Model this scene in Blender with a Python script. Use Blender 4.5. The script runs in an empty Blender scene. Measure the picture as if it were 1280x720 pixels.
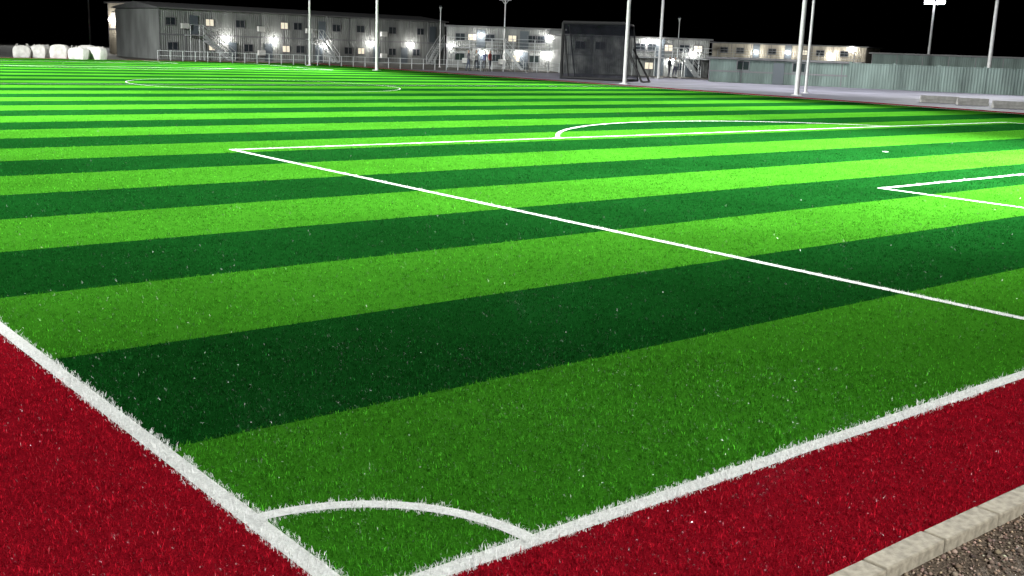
import bpy, bmesh, math, random
import numpy as np
from mathutils import Matrix, Vector
random.seed(4); rng=np.random.default_rng(7)
scene=bpy.context.scene
scene.view_settings.view_transform='Standard'; scene.view_settings.look='None'
scene.view_settings.exposure=0; scene.view_settings.gamma=1
# ---------------------------------------------------------------- camera
CX,CY,CH,YAW,PIT,ROL,F=-2.1138,-3.4202,2.1896,0.6965,0.2194,0.0353,1363.345
fw=Vector((math.sin(YAW)*math.cos(PIT),math.cos(YAW)*math.cos(PIT),-math.sin(PIT)))
r0=Vector((math.cos(YAW),-math.sin(YAW),0)); u0=r0.cross(fw)
rr=r0*math.cos(ROL)+u0*math.sin(ROL); uu=-r0*math.sin(ROL)+u0*math.cos(ROL)
cam=bpy.data.cameras.new("camera"); co=bpy.data.objects.new("camera",cam); scene.collection.objects.link(co)
co.matrix_world=Matrix(((rr.x,uu.x,-fw.x,CX),(rr.y,uu.y,-fw.y,CY),(rr.z,uu.z,-fw.z,CH),(0,0,0,1)))
cam.lens=36*F/1280; cam.sensor_width=36; cam.clip_end=3000; cam.clip_start=0.05
scene.camera=co
def site(u,D):
    """survey grid: D metres out along the diagonal sight line, u*D metres to its right"""
    return Vector((-2.11+D*.6415+u*D*.7671, -3.42+D*.7671-u*D*.6415, 0))
# ---------------------------------------------------------------- materials
def mat(name,col=(.5,.5,.5),rough=.6,spec=.5,metal=0,emit=None,es=0,noise=None,bump=None):
    m=bpy.data.materials.new(name); m.use_nodes=True; nt=m.node_tree; b=nt.nodes['Principled BSDF']
    b.inputs['Base Color'].default_value=(*col,1); b.inputs['Roughness'].default_value=rough
    b.inputs['Specular IOR Level'].default_value=spec; b.inputs['Metallic'].default_value=metal
    if emit: b.inputs['Emission Color'].default_value=(*emit,1); b.inputs['Emission Strength'].default_value=es
    tc=nt.nodes.new('ShaderNodeTexCoord')
    if noise:
        sc,lo,hi=noise
        n=nt.nodes.new('ShaderNodeTexNoise'); n.inputs['Scale'].default_value=sc; n.inputs['Detail'].default_value=6
        nt.links.new(tc.outputs['Object'],n.inputs['Vector'])
        mr=nt.nodes.new('ShaderNodeMapRange'); mr.inputs[1].default_value=.3; mr.inputs[2].default_value=.7
        mr.inputs[3].default_value=lo; mr.inputs[4].default_value=hi; nt.links.new(n.outputs['Fac'],mr.inputs[0])
        mx=nt.nodes.new('ShaderNodeVectorMath'); mx.operation='SCALE'; mx.inputs[0].default_value=col
        nt.links.new(mr.outputs[0],mx.inputs['Scale']); nt.links.new(mx.outputs[0],b.inputs['Base Color'])
    if bump:
        sc,st,ds=bump
        n2=nt.nodes.new('ShaderNodeTexNoise'); n2.inputs['Scale'].default_value=sc; n2.inputs['Detail'].default_value=5
        nt.links.new(tc.outputs['Object'],n2.inputs['Vector'])
        bp=nt.nodes.new('ShaderNodeBump'); bp.inputs['Strength'].default_value=st; bp.inputs['Distance'].default_value=ds
        nt.links.new(n2.outputs['Fac'],bp.inputs['Height']); nt.links.new(bp.outputs[0],b.inputs['Normal'])
    return m
LIGHT=(.038,.185,.011); DARK=(.0048,.052,.0075); RED=(.29,.006,.015); WHITE=(.82,.83,.81)
M_white=mat('white_turf',WHITE,.8,.0,noise=(60,.75,1.05),bump=(180,.6,.01))
M_red=mat('red_turf',RED,.8,.0,noise=(90,.45,1.2),bump=(180,.8,.012))
M_steel=mat('galvanised_steel',(.45,.47,.48),.4,.5,.3,noise=(4,.85,1.1))
M_wpost=mat('white_painted_steel',(.55,.55,.55),.45,.5,noise=(6,.85,1.05))
M_black=mat('black_steel',(.008,.008,.009),.5,.3)
M_lamp=mat('lit_lamp',(1,1,1),.5,emit=(1,.97,.92),es=80)
M_flood=mat('lit_floodlight',(1,1,1),.5,emit=(.93,.97,1),es=60)
M_glass=mat('dark_window',(.02,.025,.03),.08,.6)
M_litglass=mat('lit_window',(.5,.46,.38),.4,emit=(1,.90,.68),es=.7,noise=(3,.5,1.1))
M_frame=mat('window_frame',(.13,.13,.14),.5)
M_door=mat('door_paint',(.07,.085,.10),.5)
M_roof=mat('roof_sheet',(.12,.12,.125),.6,noise=(2,.8,1.1))
M_ac=mat('ac_casing',(.5,.5,.48),.5)
def wallmat(name,col):
    m=mat(name,col,.7,.3); nt=m.node_tree; b=nt.nodes['Principled BSDF']
    tc=nt.nodes.new('ShaderNodeTexCoord')
    w=nt.nodes.new('ShaderNodeTexWave'); w.inputs['Scale'].default_value=1.6; w.bands_direction='X'; w.inputs['Distortion'].default_value=0
    n=nt.nodes.new('ShaderNodeTexNoise'); n.inputs['Scale'].default_value=.9; n.inputs['Detail'].default_value=8
    mp=nt.nodes.new('ShaderNodeMapping'); mp.inputs['Scale'].default_value=(1.5,1,.35)
    nt.links.new(tc.outputs['Object'],w.inputs['Vector']); nt.links.new(tc.outputs['Object'],mp.inputs[0]); nt.links.new(mp.outputs[0],n.inputs['Vector'])
    mr=nt.nodes.new('ShaderNodeMapRange'); mr.inputs[1].default_value=.3; mr.inputs[2].default_value=.7; mr.inputs[3].default_value=.6; mr.inputs[4].default_value=1.1
    nt.links.new(n.outputs['Fac'],mr.inputs[0])
    s=nt.nodes.new('ShaderNodeVectorMath'); s.operation='SCALE'; s.inputs[0].default_value=col
    nt.links.new(mr.outputs[0],s.inputs['Scale']); nt.links.new(s.outputs[0],b.inputs['Base Color'])
    bp=nt.nodes.new('ShaderNodeBump'); bp.inputs['Strength'].default_value=.5; bp.inputs['Distance'].default_value=.05
    nt.links.new(w.outputs['Fac'],bp.inputs['Height']); nt.links.new(bp.outputs[0],b.inputs['Normal'])
    return m
M_wallA=wallmat('cream_wall',(.46,.42,.34)); M_wallB=wallmat('grey_panel_wall',(.22,.23,.225)); M_wallF=wallmat('green_grey_wall',(.15,.20,.185))
# turf
m=bpy.data.materials.new('striped_turf'); m.use_nodes=True; nt=m.node_tree; b=nt.nodes['Principled BSDF']; N=nt.nodes.new; L=nt.links.new
b.inputs['Roughness'].default_value=.8; b.inputs['Specular IOR Level'].default_value=0
tc=N('ShaderNodeTexCoord'); sp=N('ShaderNodeSeparateXYZ'); L(tc.outputs['Object'],sp.inputs[0])
md=N('ShaderNodeMath'); md.operation='FLOORED_MODULO'; md.inputs[1].default_value=4; L(sp.outputs['Y'],md.inputs[0])
gt=N('ShaderNodeMath'); gt.operation='GREATER_THAN'; gt.inputs[1].default_value=2; L(md.outputs[0],gt.inputs[0])
mx=N('ShaderNodeMix'); mx.data_type='RGBA'; mx.inputs[6].default_value=(*LIGHT,1); mx.inputs[7].default_value=(*DARK,1); L(gt.outputs[0],mx.inputs[0])
n1=N('ShaderNodeTexNoise'); n1.inputs['Scale'].default_value=70; n1.inputs['Detail'].default_value=4; L(tc.outputs['Object'],n1.inputs[0])
n2=N('ShaderNodeTexNoise'); n2.inputs['Scale'].default_value=.5; n2.inputs['Detail'].default_value=5; L(tc.outputs['Object'],n2.inputs[0])
a1=N('ShaderNodeMapRange'); a1.inputs[1].default_value=.3; a1.inputs[2].default_value=.7; a1.inputs[3].default_value=.6; a1.inputs[4].default_value=1.15; L(n1.outputs[0],a1.inputs[0])
a2=N('ShaderNodeMapRange'); a2.inputs[1].default_value=.3; a2.inputs[2].default_value=.7; a2.inputs[3].default_value=.8; a2.inputs[4].default_value=1.12; L(n2.outputs[0],a2.inputs[0])
mu=N('ShaderNodeMath'); mu.operation='MULTIPLY'; L(a1.outputs[0],mu.inputs[0]); L(a2.outputs[0],mu.inputs[1])
sc=N('ShaderNodeVectorMath'); sc.operation='SCALE'; L(mx.outputs[2],sc.inputs[0]); L(mu.outputs[0],sc.inputs['Scale']); L(sc.outputs[0],b.inputs['Base Color'])
bp=N('ShaderNodeBump'); bp.inputs['Strength'].default_value=.6; bp.inputs['Distance'].default_value=.01; L(n1.outputs[0],bp.inputs['Height']); L(bp.outputs[0],b.inputs['Normal'])
M_turf=m
# blades (attribute alpha = gloss of the individual fibre)
m=bpy.data.materials.new('grass_blade'); m.use_nodes=True; nt=m.node_tree; b=nt.nodes['Principled BSDF']
at=nt.nodes.new('ShaderNodeAttribute'); at.attribute_name='Col'
b.inputs['Roughness'].default_value=.33
nt.links.new(at.outputs['Color'],b.inputs['Base Color']); nt.links.new(at.outputs['Alpha'],b.inputs['Specular IOR Level'])
tr=nt.nodes.new('ShaderNodeBsdfTranslucent'); nt.links.new(at.outputs['Color'],tr.inputs['Color'])
ms=nt.nodes.new('ShaderNodeMixShader'); ms.inputs[0].default_value=.25
nt.links.new(b.outputs[0],ms.inputs[1]); nt.links.new(tr.outputs[0],ms.inputs[2]); nt.links.new(ms.outputs[0],nt.nodes['Material Output'].inputs['Surface'])
M_blade=m
# ---------------------------------------------------------------- mesh helpers
class MB:
    def __init__(s): s.v=[]; s.f=[]
    def box(s,x0,x1,y0,y1,z0,z1):
        i=len(s.v); s.v+=[(x0,y0,z0),(x1,y0,z0),(x1,y1,z0),(x0,y1,z0),(x0,y0,z1),(x1,y0,z1),(x1,y1,z1),(x0,y1,z1)]
        s.f+=[(i,i+3,i+2,i+1),(i+4,i+5,i+6,i+7),(i,i+1,i+5,i+4),(i+1,i+2,i+6,i+5),(i+2,i+3,i+7,i+6),(i+3,i,i+4,i+7)]
    def prism(s,pts_a,pts_b):
        i=len(s.v); n=len(pts_a); s.v+=list(pts_a)+list(pts_b)
        s.f.append(tuple(range(i+n-1,i-1,-1))); s.f.append(tuple(range(i+n,i+2*n)))
        for k in range(n): s.f.append((i+k,i+(k+1)%n,i+n+(k+1)%n,i+n+k))
    def rod(s,a,b,ra,rb=None,n=8):
        rb=ra if rb is None else rb
        a=Vector(a); b=Vector(b); d=(b-a).normalized(); t=Vector((0,0,1)) if abs(d.z)<.9 else Vector((1,0,0))
        p=d.cross(t).normalized(); q=d.cross(p)
        s.prism([tuple(a+(p*math.cos(k*6.2832/n)+q*math.sin(k*6.2832/n))*ra) for k in range(n)],
                [tuple(b+(p*math.cos(k*6.2832/n)+q*math.sin(k*6.2832/n))*rb) for k in range(n)])
    def obj(s,name,m,parent=None,loc=None,smooth=False,bevel=0):
        me=bpy.data.meshes.new(name); me.from_pydata(s.v,[],s.f); me.update()
        bm=bmesh.new(); bm.from_mesh(me); bmesh.ops.recalc_face_normals(bm,faces=bm.faces); bm.to_mesh(me); bm.free()
        if smooth:
            for p in me.polygons: p.use_smooth=True
        me.materials.append(m); o=bpy.data.objects.new(name,me); scene.collection.objects.link(o)
        if parent: o.parent=parent
        if loc: o.location=loc
        if bevel:
            bv=o.modifiers.new('b','BEVEL'); bv.width=bevel; bv.segments=2
        return o
def empty(name,loc,rz=0):
    e=bpy.data.objects.new(name,None); scene.collection.objects.link(e); e.location=loc; e.rotation_euler=(0,0,rz); return e
def sheet(name,x0,x1,y0,y1,z,m):
    me=bpy.data.meshes.new(name); me.from_pydata([(x0,y0,z),(x1,y0,z),(x1,y1,z),(x0,y1,z)],[],[(0,1,2,3)]); me.materials.append(m)
    o=bpy.data.objects.new(name,me); scene.collection.objects.link(o); return o
# ---------------------------------------------------------------- ground
W,LL=45.6,82.0; LW=.068
XB0,YB0,XB1,YB1=-3.6,-1.0,W+1.3,LL+1.0
M_ground=mat('sandy_ground',(.12,.115,.105),.9,.2,noise=(.4,.6,1.3),bump=(8,.5,.05))
sheet('ground',-900,900,-900,900,-.075,M_ground)
sheet('artificial_turf_pitch',0,W,0,LL,0,M_turf)
M_pave=mat('lilac_track_surface',(.22,.215,.27),.75,.3,noise=(.35,.7,1.2),bump=(30,.2,.01))
pv=MB(); pv.v=[(XB1+.12,-14,-.02),(82,-14,-.02),(74,36,-.02),(62,66,-.02),(XB1+.12,70,-.02)]; pv.f=[(0,1,2,3,4)]; pv.obj('running_track',M_pave)
rb=MB()
def q(mb,x0,x1,y0,y1,z): i=len(mb.v); mb.v+=[(x0,y0,z),(x1,y0,z),(x1,y1,z),(x0,y1,z)]; mb.f.append((i,i+1,i+2,i+3))
q(rb,XB0,0,YB0,YB1,0); q(rb,0,XB1,YB0,0,0); q(rb,W,XB1,0,YB1,0); q(rb,0,W,LL,YB1,0)
rb.obj('red_turf_border',M_red)
# markings
PX0,PX1,PY=7.30,W-7.30,16.5; GX0,GX1,GY=14.69,W-14.69,6.9; C=(21.6,43.0); CR=6.1
PC=(23.18,11.0); PR=9.15; a0=math.asin((PY-PC[1])/PR)
lines=[(-LW,LW,-LW,LL+LW),(LW,W-LW,-LW,LW),(W-LW,W+LW,-LW,LL+LW),(LW,W-LW,LL-LW,LL+LW),(LW,W-LW,C[1]-.02,C[1]+.02)]
for s in (0,1):
    def Y(a,b_): return (a,b_) if s==0 else (LL-b_,LL-a)
    lw=.05
    for xa,xb,yy in ((PX0,PX1,PY),(GX0,GX1,GY)):
        y0,y1=Y(LW,yy+lw); lines.append((xa-lw,xa+lw,y0,y1)); lines.append((xb-lw,xb+lw,y0,y1))
        y0,y1=Y(yy-lw,yy+lw); lines.append((xa+lw,xb-lw,y0,y1))
arcs=[((0,0),.92,0,math.pi/2,.058),(PC,PR,a0,math.pi-a0,.05),(C,CR,0,2*math.pi,.016),((PC[0],LL-11),PR,math.pi+a0,2*math.pi-a0,.03),((W,0),.92,math.pi/2,math.pi,.05),
      ((0,LL),.92,-math.pi/2,0,.05),((W,LL),.92,math.pi,1.5*math.pi,.05)]
mk=MB()
for i_,l in enumerate(lines):
    s_=.02 if i_<2 else 0
    q(mk,l[0]+s_,l[1]-s_,l[2]+s_,l[3]-s_,.004)
for j_,(c,r,s0,s1,lw) in enumerate(arcs):
    n=max(16,int((s1-s0)*r*4)); lw=lw-(.018 if j_==0 else 0)
    for k in range(n):
        t0=s0+(s1-s0)*k/n; t1=s0+(s1-s0)*(k+1)/n; i=len(mk.v)
        for t,ro in ((t0,r-lw),(t0,r+lw),(t1,r+lw),(t1,r-lw)): mk.v.append((c[0]+ro*math.cos(t),c[1]+ro*math.sin(t),.008))
        mk.f.append((i,i+1,i+2,i+3))
SX,SR=21.4,.07
for sy in (11,LL-11):
    i=len(mk.v); mk.v+=[(SX+SR*math.cos(k*.5236),sy+SR*math.sin(k*.5236),.008) for k in range(12)]; mk.f.append(tuple(range(i,i+12)))
mk.obj('white_pitch_marking',M_white)
# blades -----------------------------------------------------------
def colour(x,y):
    n=len(x); col=np.empty((n,3)); inside=(x>0)&(x<W)&(y>0)&(y<LL)
    col[:]=RED; dk=(np.mod(y,4)>2)
    col[inside&~dk]=LIGHT; col[inside&dk]=DARK
    wmask=np.zeros(n,bool)
    for x0,x1,y0,y1 in lines: wmask|=(x>x0)&(x<x1)&(y>y0)&(y<y1)
    for c,r,s0,s1,lw in arcs[:3]:
        d=np.hypot(x-c[0],y-c[1]); a=np.arctan2(y-c[1],x-c[0]); wmask|=(abs(d-r)<lw)&(np.mod(a-s0,2*np.pi)<=(s1-s0))
    wmask|=np.hypot(x-SX,y-11)<SR
    col[wmask]=WHITE
    return col,wmask,~inside&~wmask
NR=350000; PER=3
th=YAW+rng.uniform(-.64,.64,NR); d=np.exp(rng.uniform(math.log(2.2),math.log(48),NR))
keep=rng.random(NR)<np.clip((48-d)/22,0,1); th=th[keep]; d=d[keep]
x=CX+d*np.sin(th); y=CY+d*np.cos(th)
k=(x>XB0)&(y>YB0)&(x<XB1)&(y<YB1); x,y,d=x[k],y[k],d[k]
col,wm,rm=colour(x+rng.normal(0,.008,len(x)),y+rng.normal(0,.008,len(x)))
# clumpy pile: smooth random field shared by neighbouring tufts
cl=np.zeros(len(x))
for fr_ in (60,97,150,220):
    for _ in range(3):
        a_=rng.uniform(0,6.28); cl+=np.sin((x*np.cos(a_)+y*np.sin(a_))*fr_+rng.uniform(0,6))
cl/=3.5
# slow brushing / infill variation of the pile over tens of centimetres
lo=np.zeros(len(x))
for fr_ in (1.7,3.1,5.3,9.0):
    for _ in range(3):
        a_=rng.uniform(0,6.28); lo+=np.sin((x*np.cos(a_)+y*np.sin(a_))*fr_+rng.uniform(0,6))
lo/=3.5
far_=np.clip(d/9,1,4)
tone=np.exp((rng.normal(0,.32,len(x))+.14*cl)/far_**.5+.06*lo)
rep=lambda v: np.repeat(v,PER,0)
x,y,d,col,tone,wm,rm,cl,lo=map(rep,(x,y,d,col,tone,wm,rm,cl,lo))
n=len(x); sc_=np.clip(d/4,.7,None)
x=x+rng.normal(0,.0045,n)*sc_; y=y+rng.normal(0,.0045,n)*sc_
tone=tone*np.exp(rng.normal(0,.34,n)); tone[wm]=np.clip(tone[wm],.82,1.1)
col=np.clip(col*tone[:,None],0,.9)
gp=np.where(rm,.08,.09)
gl_=np.where(rng.random(n)<gp,1.0,.0)*rng.uniform(.3,1,n)*np.clip(1-(d-5)/14,0.10,1); gl_[wm]=0
h=.022*rng.uniform(.5,1.35,n)*(1+.28*np.clip(cl,-1.5,1.5)+.12*np.clip(lo,-1.5,1.5)); h[wm]*=1.08
wd=.0026*sc_**.8*rng.uniform(.7,1.2,n)
ph=rng.uniform(0,2*np.pi,n); le=rng.uniform(.2,1.2,n)
px,py=np.cos(ph),np.sin(ph); be=ph+np.pi/2+rng.uniform(-.6,.6,n); bx,by=np.cos(be)*wd/2,np.sin(be)*wd/2
near=d<8
def mk_near(s):
    X,Y_,H,PXX,PYY,BX,BY,LE=x[s],y[s],h[s],px[s],py[s],bx[s],by[s],le[s]
    m1=H*.55; ox=m1*np.sin(LE*.6)*PXX; oy=m1*np.sin(LE*.6)*PYY; oz=m1*np.cos(LE*.6)
    l2=np.minimum(LE*1.8,1.9); tx=ox+H*.5*np.sin(l2)*PXX; ty=oy+H*.5*np.sin(l2)*PYY; tz=oz+H*.5*np.cos(l2)
    V=np.stack([np.stack([X-BX,Y_-BY,0*X],1),np.stack([X+BX,Y_+BY,0*X],1),np.stack([X+ox+BX*.8,Y_+oy+BY*.8,oz],1),np.stack([X+ox-BX*.8,Y_+oy-BY*.8,oz],1),np.stack([X+tx,Y_+ty,tz],1)],1)
    return V.reshape(-1,3)
def mk_far(s):
    X,Y_,H,PXX,PYY,BX,BY,LE=x[s],y[s],h[s],px[s],py[s],bx[s],by[s],le[s]
    V=np.stack([np.stack([X-BX,Y_-BY,0*X],1),np.stack([X+BX,Y_+BY,0*X],1),np.stack([X+H*np.sin(LE)*PXX,Y_+H*np.sin(LE)*PYY,H*np.cos(LE)],1)],1)
    return V.reshape(-1,3)
def build(name,V,polys,cols,m):
    me=bpy.data.meshes.new(name); me.vertices.add(len(V)); me.vertices.foreach_set('co',V.astype(np.float32).ravel())
    loops=np.concatenate([p.ravel() for p in polys]); tot=np.concatenate([np.full(len(p),p.shape[1]) for p in polys])
    st=np.concatenate([[0],np.cumsum(tot)[:-1]])
    me.loops.add(len(loops)); me.loops.foreach_set('vertex_index',loops.astype(np.int32))
    me.polygons.add(len(tot)); me.polygons.foreach_set('loop_start',st.astype(np.int32)); 
    try: me.polygons.foreach_set('loop_total',tot.astype(np.int32))
    except Exception: pass
    me.update(calc_edges=True)
    if cols is not None:
        if cols.shape[1]==3: cols=np.concatenate([cols,np.ones((len(cols),1))],1)
        a=me.color_attributes.new('Col','FLOAT_COLOR','POINT'); a.data.foreach_set('color',cols.astype(np.float32).ravel())
    me.materials.append(m); o=bpy.data.objects.new(name,me); scene.collection.objects.link(o); return o
col=np.concatenate([col,gl_[:,None]],1)
Vn=mk_near(near); nn=near.sum(); bi=np.arange(nn)[:,None]*5
Vf=mk_far(~near); nf=(~near).sum(); bf=np.arange(nf)[:,None]*3
build('turf_grass',np.concatenate([Vn,Vf]),[bi+np.array([[0,1,2,3]]),bi+np.array([[3,2,4]]),bf+len(Vn)+np.array([[0,1,2]])],
      np.concatenate([np.repeat(col[near],5,0),np.repeat(col[~near],3,0)]),M_blade)
# ---------------------------------------------------------------- kerb and gravel
M_kerb=mat('concrete_kerb',(.42,.37,.29),.85,.3,noise=(25,.6,1.15),bump=(120,.5,.004))
kp=empty('kerb',(0,0,0)); xx=-4.0; i=0
while xx<24:
    kb=MB(); kb.box(0,.488,-.125,0,-.16,.012); o=kb.obj('kerb_stone_%d'%i,M_kerb,kp,bevel=.008)
    o.location=(xx,YB0-.006+random.uniform(-.009,.004),random.uniform(-.006,.004)); o.rotation_euler=(0,0,random.uniform(-.014,.014)); xx+=.5; i+=1
M_grav=mat('gravel_bed',(.16,.12,.09),.95,.2,noise=(60,.4,1.4),bump=(90,1,.02))
sheet('gravel_bed',-6,30,-6,YB0-.125,-.055,M_grav)
ng=26000
gx=rng.uniform(-1,9,ng); gy=YB0-.14-rng.random(ng)**1.3*2.2; s=rng.lognormal(math.log(.0065),.45,ng)
oc=np.array([[1,0,0],[-1,0,0],[0,1,0],[0,-1,0],[0,0,1],[0,0,-1]],float); fc=np.array([[0,2,4],[2,1,4],[1,3,4],[3,0,4],[2,0,5],[1,2,5],[3,1,5],[0,3,5]])
V=oc[None]*s[:,None,None]*rng.uniform(.6,1.3,(ng,6,1)); a=rng.uniform(0,6.28,ng)
Vx=V[:,:,0]*np.cos(a)[:,None]-V[:,:,1]*np.sin(a)[:,None]; Vy=V[:,:,0]*np.sin(a)[:,None]+V[:,:,1]*np.cos(a)[:,None]
V=np.stack([Vx+gx[:,None],Vy+gy[:,None],V[:,:,2]*.7-.052+s[:,None]*.4],2).reshape(-1,3)
gc=np.array([.25,.18,.135])[None]*np.exp(rng.normal(0,.5,ng))[:,None]*rng.uniform(.9,1.1,(ng,3))
M_st=bpy.data.materials.new('stone'); M_st.use_nodes=True; at=M_st.node_tree.nodes.new('ShaderNodeAttribute'); at.attribute_name='Col'
M_st.node_tree.links.new(at.outputs['Color'],M_st.node_tree.nodes['Principled BSDF'].inputs['Base Color']); M_st.node_tree.nodes['Principled BSDF'].inputs['Roughness'].default_value=.85
build('gravel',V,[(np.arange(ng)[:,None,None]*6+fc[None]).reshape(-1,3)],np.repeat(np.clip(gc,0,.7),6,0),M_st)
# ---------------------------------------------------------------- lights
def pole(p,H,r,target=None,P=0,nl=4,name='floodlight_pole',lit=True,ang=110,hs=.5):
    e=empty(name,(p[0],p[1],-.02)); t=Vector(target or (W/2,LL/2,0)); dr=(t-Vector((p[0],p[1],0))); az=math.atan2(dr.y,dr.x); e.rotation_euler=(0,0,az)
    mb=MB(); mb.rod((0,0,0),(0,0,H),r,r*.6,12); mb.box(-r*2,r*2,-r*2,r*2,0,.04); mb.obj('mast',M_wpost,e,smooth=False)
    cb=MB(); wdt=.55*nl*hs*2; cb.rod((.1,-wdt/2,H-.1),(.1,wdt/2,H-.1),.05); cb.rod((0,0,H-.5),(.1,wdt*.3,H-.1),.03); cb.rod((0,0,H-.5),(.1,-wdt*.3,H-.1),.03); cb.obj('crossarm',M_steel,e)
    hb=MB(); lb=MB(); 
    for k in range(nl):
        yc=(k-(nl-1)/2)*.55*hs*2; s=hs
        def T(xa,ya,za):
            c,s_=math.cos(.7),math.sin(.7); return (.15+xa*c+za*s_, yc+ya, H-xa*s_+za*c)
        for mbb,(x0,x1,y0,y1,z0,z1) in ((hb,(-.1*s,.12*s,-.45*s,.45*s,-.4*s,.4*s)),(lb,(.12*s,.15*s,-.4*s,.4*s,-.35*s,.35*s))):
            i=len(mbb.v); mbb.box(x0,x1,y0,y1,z0,z1); mbb.v[i:]=[T(*v) for v in mbb.v[i:]]
    hb.obj('floodlight_housing',M_black,e); lb.obj('floodlight_lens',M_flood if lit else M_glass,e)
    if P:
        l=bpy.data.lights.new('floodlight_beam','SPOT'); l.energy=P; l.spot_size=math.radians(ang); l.spot_blend=1; l.shadow_soft_size=.5; l.color=(.98,1,.97)
        o=bpy.data.objects.new('floodlight_beam',l); scene.collection.objects.link(o); o.parent=e
        d=Vector((dr.length,0,-H)); o.location=(.5,0,H-.5); o.rotation_euler=d.to_track_quat('-Z','Y').to_euler()
    return e
U=lambda p:(p-650.6)/1396
pole(site(U(112),157),13,.13,P=30000,target=(25,70,0))
pole(site(U(387),90),13,.10,P=65000,target=(25,65,0))
pole(site(U(471),82),13,.12,P=75000,target=(22,58,0))
pole(site(U(783),71),13,.13,P=70000,target=(22,38,0))
pole(site(U(825),88),13,.12,P=12000,target=(60,45,0))
pole(site(U(1000),62),13,.14,P=140000,target=(20,16,0),ang=76)
pole(site(U(1011),66),13,.09,P=12000,target=(62,40,0))
pole(site(U(1160),125),8.6,.16,P=12000,target=(50,15,0),nl=2,hs=1.1)
pole(site(U(1237),80),11,.15,P=14000,target=(60,20,0))
pole(site(U(550),100),5.3,.05,nl=1,hs=.2,lit=False,name='lamp_post')
pole(site(U(630),104),6.3,.09,nl=3,hs=.35,lit=False,name='lamp_post')
pole(site(U(847),105),5.2,.05,nl=1,hs=.25,lit=False,name='lamp_post')
# masts on the near side and beside the goal line (outside the picture)
pole((-5,64),13,.15,P=210000,target=(16,62,0))
pole((-5,36),13,.15,P=130000,target=(16,32,0))
pole((31,-5),13,.15,P=330000,target=(17,13,0),ang=72)
pole((-5.5,10),13,.15,P=11000,target=(9,15,0))
pole((-4,-15),13,.15,P=20000,target=(0,1,0),ang=75)  # unseen mast, added to brighten the near corner, red border and gravel
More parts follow.
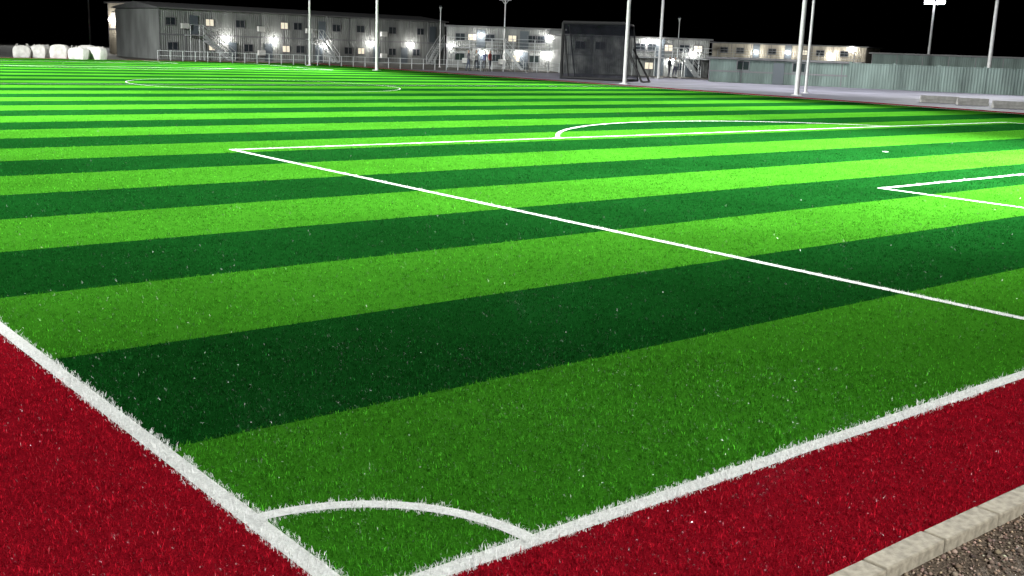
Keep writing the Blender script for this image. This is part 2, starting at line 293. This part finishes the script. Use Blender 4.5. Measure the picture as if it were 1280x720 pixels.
# ---------------------------------------------------------------- buildings
def wlamp(e,x,y,z,P=22,r=.18):
    me=bpy.data.meshes.new('wall_lamp'); bm=bmesh.new(); bmesh.ops.create_uvsphere(bm,u_segments=10,v_segments=6,radius=r); bm.to_mesh(me); bm.free(); me.materials.append(M_lamp)
    o=bpy.data.objects.new('wall_lamp',me); scene.collection.objects.link(o); o.parent=e; o.location=(x,y,z)
    br=MB(); br.box(x-.05,x+.05,y,0,z+r,z+r+.06); br.obj('lamp_bracket',M_frame,e)
    l=bpy.data.lights.new('wall_light','POINT'); l.energy=P; l.shadow_soft_size=.15; l.color=(1,.96,.88); lo=bpy.data.objects.new('wall_light',l); scene.collection.objects.link(lo); lo.parent=e; lo.location=(x,y-.35,z)
def building(name,px0,D0,px1,D1,H,dep,wm,wins=(),doors=(),lamps=(),stairs=(),walk=None,roof='flat',acs=(),LP=22):
    A=site(U(px0),D0); B=site(U(px1),D1); Lg=(B-A).length; az=math.atan2(B.y-A.y,B.x-A.x)
    e=empty(name,(A.x,A.y,-.07),az)
    def X(px):
        u=U(px)
        d=Vector((.6415+u*.7671,.7671-u*.6415)); o=Vector((-2.11,-3.42)); ab=(B-A).normalized()
        den=d.x*ab.y-d.y*ab.x; t=((A.x-o.x)*ab.y-(A.y-o.y)*ab.x)/den; P=o+d*t; return (P-Vector((A.x,A.y))).dot(Vector((ab.x,ab.y)))
    w=MB(); w.box(0,Lg,0,dep,0,H); w.obj('walls',wm,e)
    r_=MB()
    if roof=='flat': r_.box(-.25,Lg+.25,-.3,dep+.3,H+.003,H+.14)
    else: r_.prism([(-.25,-.3,H+.003),(-.25,dep+.3,H+.003),(-.25,dep+.3,H+.1),(-.25,dep/2,H+.6),(-.25,-.3,H+.1)],[(Lg+.25,-.3,H+.003),(Lg+.25,dep+.3,H+.003),(Lg+.25,dep+.3,H+.1),(Lg+.25,dep/2,H+.6),(Lg+.25,-.3,H+.1)])
    r_.obj('roof',M_roof,e)
    t=MB(); k=0.0
    while k<Lg: t.box(k-.03,k+.03,-.025,-.003,.1,H-.02); k+=2.4
    t.box(.04,Lg-.04,-.045,-.028,H*.5-.06,H*.5+.06); t.obj('wall_trim',M_frame,e)
    fr=MB(); gl=MB(); lg=MB()
    for (px,fl,lit) in wins:
        xc=X(px); z=H*(.27 if fl==0 else .76); a,b_=(.36,.27) if lit else (.42,.3)
        fr.box(xc-a-.06,xc+a+.06,-.07,-.05,z-b_-.06,z-b_); fr.box(xc-a-.06,xc+a+.06,-.07,-.05,z+b_,z+b_+.06)
        fr.box(xc-a-.06,xc-a,-.07,-.05,z-b_,z+b_); fr.box(xc+a,xc+a+.06,-.07,-.05,z-b_,z+b_); fr.box(xc-.02,xc+.02,-.075,-.052,z-b_,z+b_)
        (lg if lit else gl).box(xc-a,xc+a,-.05,-.046,z-b_,z+b_)
    if fr.v: fr.obj('window_frames',M_frame,e)
    if gl.v: gl.obj('window_glass',M_glass,e)
    if lg.v: lg.obj('lit_window_glass',M_litglass,e)
    db=MB()
    for px,fl in doors:
        xc=X(px); z=0 if fl==0 else H*.5+.06; db.box(xc-.4,xc+.4,-.07,-.048,z+.02,z+1.6)
    if db.v: db.obj('doors',M_door,e)
    ab_=MB()
    for px,fl in acs:
        xc=X(px); z=H*(.12 if fl==0 else .62); ab_.box(xc-.35,xc+.35,-.36,-.05,z,z+.45)
    if ab_.v: ab_.obj('air_conditioners',M_ac,e,bevel=.03)
    for px,z in lamps: wlamp(e,X(px),-.3,z,LP)
    if walk:
        a,b_=X(walk[0]),X(walk[1]); z=H*.5; wk=MB(); wk.box(a,b_,-1.25,-.08,z-.06,z); k=a+.06
        while k<b_:
            wk.rod((k,-1.2,0),(k,-1.2,z+.9),.035,n=6); k+=2.0
        for hz in (.3,.6,.9): wk.rod((a,-1.2,z+hz),(b_,-1.2,z+hz),.022,n=6)
        wk.obj('walkway',M_steel,e)
    for p0,p1 in stairs:
        a,b_=X(p0),X(p1); z=H*.5; st=MB(); nst=10; sg=1 if b_>a else -1
        for y0 in (-1.25,-.45):
            st.prism([(a,y0,0),(a+sg*.25,y0,0),(b_+sg*.05,y0,z-.14),(b_-sg*.2,y0,z)],[(a,y0+.05,0),(a+sg*.25,y0+.05,0),(b_+sg*.05,y0+.05,z-.14),(b_-sg*.2,y0+.05,z)])
            st.rod((a,y0,.85),(b_,y0,z+.85),.03,n=6); st.rod((a,y0,.45),(b_,y0,z+.45),.02,n=6); st.rod((a,y0,0),(a,y0,.85),.03,n=6); st.rod((b_,y0,0),(b_,y0,z+.85),.035,n=6); st.rod(((a+b_)/2,y0,z/2),((a+b_)/2,y0,z/2+.85),.03,n=6)
        for k in range(nst):
            f=k/nst; xc=a+(b_-a)*f; st.box(min(xc,xc+sg*.24),max(xc,xc+sg*.24),-1.2,-.5,z*f+.1,z*f+.13)
        c0,c1=sorted((b_,b_+sg*1.2)); st.box(c0,c1,-1.25,-.08,z-.05,z)
        st.rod((b_+sg*1.2,-1.22,0),(b_+sg*1.2,-1.22,z+.85),.035,n=6); st.rod((b_,-1.22,z+.85),(b_+sg*1.2,-1.22,z+.85),.03,n=6)
        st.obj('outside_stairs',M_steel,e)
    return e
building('accommodation_block',136,112,190,106,4.9,10,M_wallA,wins=[(143,1,1),(168,1,1),(182,0,0),(150,0,0)],doors=[(160,1)],lamps=[(142,3.3),(163,3.3),(186,3.3)],stairs=[(188,172)],LP=130)
building('accommodation_block',199,95,556,116,4.25,9,M_wallB,roof='gable',
  wins=[(213,1,0),(262,1,1),(300,1,0),(355,1,1),(372,1,0),(420,1,0),(450,1,0),(490,1,0),(525,1,0),(215,0,0),(265,0,1),(310,0,0),(357,0,1),(375,0,0),(435,0,0),(451,0,1),(490,0,0),(520,0,0),(545,0,0)],
  doors=[(290,0),(335,0),(398,0),(470,0),(505,0),(242,1),(402,1),(540,1)],lamps=[(282,1.9),(342,1.9),(405,1.6),(463,1.9),(513,1.9)],stairs=[(285,246),(415,395),(530,546)],acs=[(230,1),(325,1),(325,0),(385,1),(478,1),(478,0)],LP=70)
building('accommodation_block',558,104,704,104,3.7,9,M_wallB,
  wins=[(575,1,0),(590,1,1),(612,1,0),(640,1,1),(665,1,0),(675,1,0),(575,0,0),(620,0,0),(645,0,1),(668,0,0)],
  doors=[(601,0),(655,0),(601,1),(655,1)],lamps=[(563,1.9),(601,3.0),(684,3.0),(684,1.5),(603,1.4),(650,1.5)],stairs=[(655,632)],walk=(560,702),acs=[(583,0),(628,0)],LP=32)
building('accommodation_block',706,97,886,99,3.2,9,M_wallB,
  wins=[(800,1,0),(815,1,0),(835,1,1),(855,1,0),(872,1,1),(812,0,1),(850,0,0),(870,0,0),(725,1,0),(750,1,0)],doors=[(825,1),(825,0),(862,0)],lamps=[(807,2.9),(822,2.9),(840,1.3),(866,2.0)],stairs=[(872,852)],walk=(786,884),LP=32)
building('accommodation_block',890,136,1082,128,3.3,10,M_wallA,wins=[(905,1,0),(925,1,0),(965,1,0),(1005,1,1),(1025,1,0),(1055,1,0)],doors=[(945,1),(985,1)],lamps=[(945,2.4),(985,2.5),(1040,2.3),(1064,3.2)],walk=(900,1080),LP=45)
building('service_building',888,84,1062,81,1.75,3,M_wallF,wins=[(930,1,0),(1000,1,0)],doors=[(975,0)],lamps=[])
# boundary wall with piers
A=site(U(1064),80.5); B=site(U(1420),74); Lg=(B-A).length
e=empty('boundary_wall',(A.x,A.y,-.07),math.atan2(B.y-A.y,B.x-A.x)); w=MB(); k=0
while k<Lg: w.box(k+.1,k+2.9,0,.15,0,1.75); w.box(k-.1,k+.1,-.04,.2,0,1.9); w.box(k+.1,k+2.9,-.03,.18,1.753,1.82); k+=3
w.obj('wall_panels',M_wallF,e)
building('storage_shed',1090,110,1420,98,2.6,6,M_wallF,wins=[],lamps=[])
# concrete barriers on the track
M_conc=mat('pale_concrete',(.3,.295,.28),.85,.2,noise=(5,.7,1.1))
for px,D,l in ((1180,58,1.9),(1222,56.5,1.5),(1268,54,1.5)):
    p=site(U(px),D); e=empty('concrete_barrier',(p.x,p.y,-.02),-.9); w=MB(); w.prism([(-l/2,-.3,0),(-l/2,-.3,.1),(-l/2,-.14,.2),(-l/2,-.1,.36),(-l/2,.1,.36),(-l/2,.14,.2),(-l/2,.3,.1),(-l/2,.3,0)],[(l/2,-.3,0),(l/2,-.3,.1),(l/2,-.14,.2),(l/2,-.1,.36),(l/2,.1,.36),(l/2,.14,.2),(l/2,.3,.1),(l/2,.3,0)]); w.obj('barrier_body',M_conc,e,bevel=.02)
# low railing in front of the blocks
e=empty('railing_fence',(0,0,0)); w=MB(); A=site(U(196),88); B=site(U(700),94); n=34
for k in range(n+1):
    p=A.lerp(B,k/n); w.rod((p.x,p.y,-.07),(p.x,p.y,.8),.035,n=6)
for z in (.4,.78): w.rod((A.x,A.y,z),(B.x,B.y,z),.02,n=6)
w.obj('rails',M_steel,e)
# ---------------------------------------------------------------- netted screen cage
A=site(U(703),78); B=site(U(784),76); az=math.atan2(B.y-A.y,B.x-A.x); Lg=(B-A).length
e=empty('net_cage',(A.x,A.y,-.02),az); H=3.85; fr=MB()
R_=.12
for x_ in (0,Lg):
    fr.rod((x_,0,0),(x_,0,H),R_); fr.rod((x_,0,H),(x_,1.1,H*.97),.05); fr.rod((x_,1.1,H*.97),(x_,2.6,0),.05); fr.rod((x_,0,.06),(x_,2.6,.06),.06)
fr.rod((0,0,H),(Lg,0,H),R_); fr.rod((0,1.1,H*.97),(Lg,1.1,H*.97),.05); fr.rod((0,2.6,.06),(Lg,2.6,.06),.06); fr.rod((0,0,.1),(Lg,0,.1),.1)
fr.rod((Lg,0,2.2),(Lg+1.25,-.2,0),.09); fr.rod((Lg+.1,1,2.2),(Lg+1.45,.9,0),.07); fr.rod((Lg+1.25,-.2,.05),(Lg+1.45,.9,.05),.05)
fr.rod((0,0,H),(.55,0,0.1),.05)
fr.obj('cage_frame',M_black,e)
M_net=bpy.data.materials.new('black_netting'); M_net.use_nodes=True; nt=M_net.node_tree; b=nt.nodes['Principled BSDF']; b.inputs['Base Color'].default_value=(.009,.010,.013,1); b.inputs['Roughness'].default_value=.8; b.inputs['Specular IOR Level'].default_value=.05
tc=nt.nodes.new('ShaderNodeTexCoord'); ns=nt.nodes.new('ShaderNodeTexNoise'); ns.inputs['Scale'].default_value=1.3; ns.inputs['Detail'].default_value=4; nt.links.new(tc.outputs['Object'],ns.inputs[0])
mr=nt.nodes.new('ShaderNodeMapRange'); mr.inputs[1].default_value=.35; mr.inputs[2].default_value=.65; mr.inputs[3].default_value=.36; mr.inputs[4].default_value=.70; nt.links.new(ns.outputs[0],mr.inputs[0])
tp=nt.nodes.new('ShaderNodeBsdfTransparent'); ms=nt.nodes.new('ShaderNodeMixShader'); nt.links.new(mr.outputs[0],ms.inputs[0]); nt.links.new(tp.outputs[0],ms.inputs[1]); nt.links.new(b.outputs[0],ms.inputs[2]); nt.links.new(ms.outputs[0],nt.nodes['Material Output'].inputs[0])
for nm,fy in (('front_net',lambda s,t:.25*math.sin(s*3.14)*math.sin(t*3.14)+.05*math.sin(s*17+t*3)),('back_net',lambda s,t:(2.5-1.45*t)+.3*math.sin(s*9)*math.sin(t*3.1))):
    nb=MB(); nx,nz=24,14
    for j in range(nz+1):
        for i in range(nx+1): s_,t_=i/nx,j/nz; nb.v.append((s_*Lg,fy(s_,t_),.08+t_*(H-.1)))
    for j in range(nz):
        for i in range(nx): a=j*(nx+1)+i; nb.f.append((a,a+1,a+nx+2,a+nx+1))
    nb.obj(nm,M_net,e,smooth=True)
# ---------------------------------------------------------------- bulk bags
M_bag=mat('white_woven_bag',(.62,.61,.58),.8,.2,noise=(3,.7,1.05),bump=(9,.8,.1))
for k,(px,D) in enumerate([(26,84),(50,84.5),(73,84),(97,83.5),(119,84.5),(108,86)]):
    p=site(U(px),D); e=empty('bulk_bag',(p.x,p.y,-.07),random.uniform(-.3,.3)+YAW*-1)
    me=bpy.data.meshes.new('bag_body'); bm=bmesh.new(); bmesh.ops.create_cube(bm,size=1); bmesh.ops.subdivide_edges(bm,edges=bm.edges,cuts=5,use_grid_fill=True)
    for v in bm.verts:
        x_,y_,z_=v.co; t=z_+.5; bul=1+.10*math.sin(t*3.14)-.06*(t>.95); v.co=((x_*bul)*1.15+random.uniform(-.03,.03),y_*bul*1.1+random.uniform(-.03,.03),t*(.85+.08*(k%3))+(.1*(1-4*x_*x_) if t>.95 else 0))
    bm.to_mesh(me); bm.free(); me.materials.append(M_bag)
    for p_ in me.polygons: p_.use_smooth=True
    o=bpy.data.objects.new('bag_body',me); scene.collection.objects.link(o); o.parent=e; o.modifiers.new('s','SUBSURF').levels=1; o.modifiers['s'].render_levels=1
    lp=MB()
    for sx in (-1,1):
        for sy in (-1,1): lp.rod((sx*.42,sy*.42,.75),(sx*.34,sy*.34,1.06),.025,n=6)
    lp.obj('lifting_loops',M_bag,e)
# ---------------------------------------------------------------- people (distant)
def person(p,rz,pose,shirt,trouser):
    e=empty('person',(p.x,p.y,-.06),rz)
    J={'pel':(0,0,.93),'bel':(0,0,1.1),'che':(0,-.01,1.32),'nek':(0,0,1.47),'hed':(0,-.02,1.62),'top':(0,-.01,1.72),
       'sl':(-.19,0,1.40),'el':(-.25,.02,1.13),'hl':(-.24,-.08,.88),'sr':(.19,0,1.40),'er':(.25,.03,1.13),'hr':(.25,-.07,.88),
       'll':(-.10,0,.88),'kl':(-.12,-.02-.12*pose,.49),'fl':(-.12,.05-.12*pose,.08),'tl':(-.13,-.12-.12*pose,.03),
       'lr':(.10,0,.88),'kr':(.12,.02+.05*pose,.49),'frr':(.12,.06+.25*pose,.08),'tr':(.13,-.10+.25*pose,.03)}
    R={'pel':.14,'bel':.125,'che':.145,'nek':.055,'hed':.09,'top':.07,'sl':.07,'el':.045,'hl':.03,'sr':.07,'er':.045,'hr':.03,'ll':.095,'kl':.06,'fl':.04,'tl':.035,'lr':.095,'kr':.06,'frr':.04,'tr':.035}
    E=[('pel','bel'),('bel','che'),('che','nek'),('nek','hed'),('hed','top'),('che','sl'),('sl','el'),('el','hl'),('che','sr'),('sr','er'),('er','hr'),('pel','ll'),('ll','kl'),('kl','fl'),('fl','tl'),('pel','lr'),('lr','kr'),('kr','frr'),('frr','tr')]
    ks=list(J); me=bpy.data.meshes.new('body'); me.from_pydata([J[k] for k in ks],[(ks.index(a),ks.index(b)) for a,b in E],[])
    m_=bpy.data.materials.new('clothing'); m_.use_nodes=True; nt=m_.node_tree; tc=nt.nodes.new('ShaderNodeTexCoord'); sp=nt.nodes.new('ShaderNodeSeparateXYZ'); cr=nt.nodes.new('ShaderNodeValToRGB')
    mrg=nt.nodes.new('ShaderNodeMath'); mrg.operation='DIVIDE'; mrg.inputs[1].default_value=2
    nt.links.new(tc.outputs['Object'],sp.inputs[0]); nt.links.new(sp.outputs['Z'],mrg.inputs[0]); nt.links.new(mrg.outputs[0],cr.inputs[0]); cr.color_ramp.interpolation='CONSTANT'
    cr.color_ramp.elements[0].color=(.02,.02,.02,1); cr.color_ramp.elements[1].position=.05; cr.color_ramp.elements[1].color=(*trouser,1)
    for ps,c in ((.47,shirt),(.735,(.25,.14,.09)),(.84,(.015,.012,.01))): el=cr.color_ramp.elements.new(ps); el.color=(*c,1)
    nt.links.new(cr.outputs[0],nt.nodes['Principled BSDF'].inputs['Base Color']); me.materials.append(m_)
    o=bpy.data.objects.new('body',me); scene.collection.objects.link(o); o.parent=e
    sk=o.modifiers.new('skin','SKIN'); 
    for i,k in enumerate(ks): me.skin_vertices[0].data[i].radius=(R[k],R[k]*.8); me.skin_vertices[0].data[i].use_root=(k=='pel')
    sk.use_smooth_shade=True; ss=o.modifiers.new('s','SUBSURF'); ss.levels=1; ss.render_levels=1
for px,D,rz,ps,sh,tr_ in ((586,90,1.2,.5,(.03,.03,.04),(.03,.04,.07)),(596,90.5,-.6,0,(.35,.35,.34),(.02,.02,.03)),(606,90,2.2,.2,(.04,.05,.12),(.03,.03,.03)),(613,91,.4,.4,(.25,.03,.03),(.02,.02,.03)),(838,93,.2,.3,(.04,.04,.05),(.03,.03,.04)),(845,94,1.5,.1,(.3,.3,.3),(.03,.03,.06))):
    person(site(U(px),D),rz,ps,sh,tr_)
# ---------------------------------------------------------------- world
wd_=bpy.data.worlds.new("World"); scene.world=wd_; wd_.use_nodes=True; nt=wd_.node_tree; bg=nt.nodes['Background']
sky=nt.nodes.new('ShaderNodeTexSky'); sky.sky_type='NISHITA'; sky.sun_disc=False; sky.sun_elevation=math.radians(-5); sky.sun_rotation=math.radians(200)
nt.links.new(sky.outputs[0],bg.inputs[0]); bg.inputs[1].default_value=.05
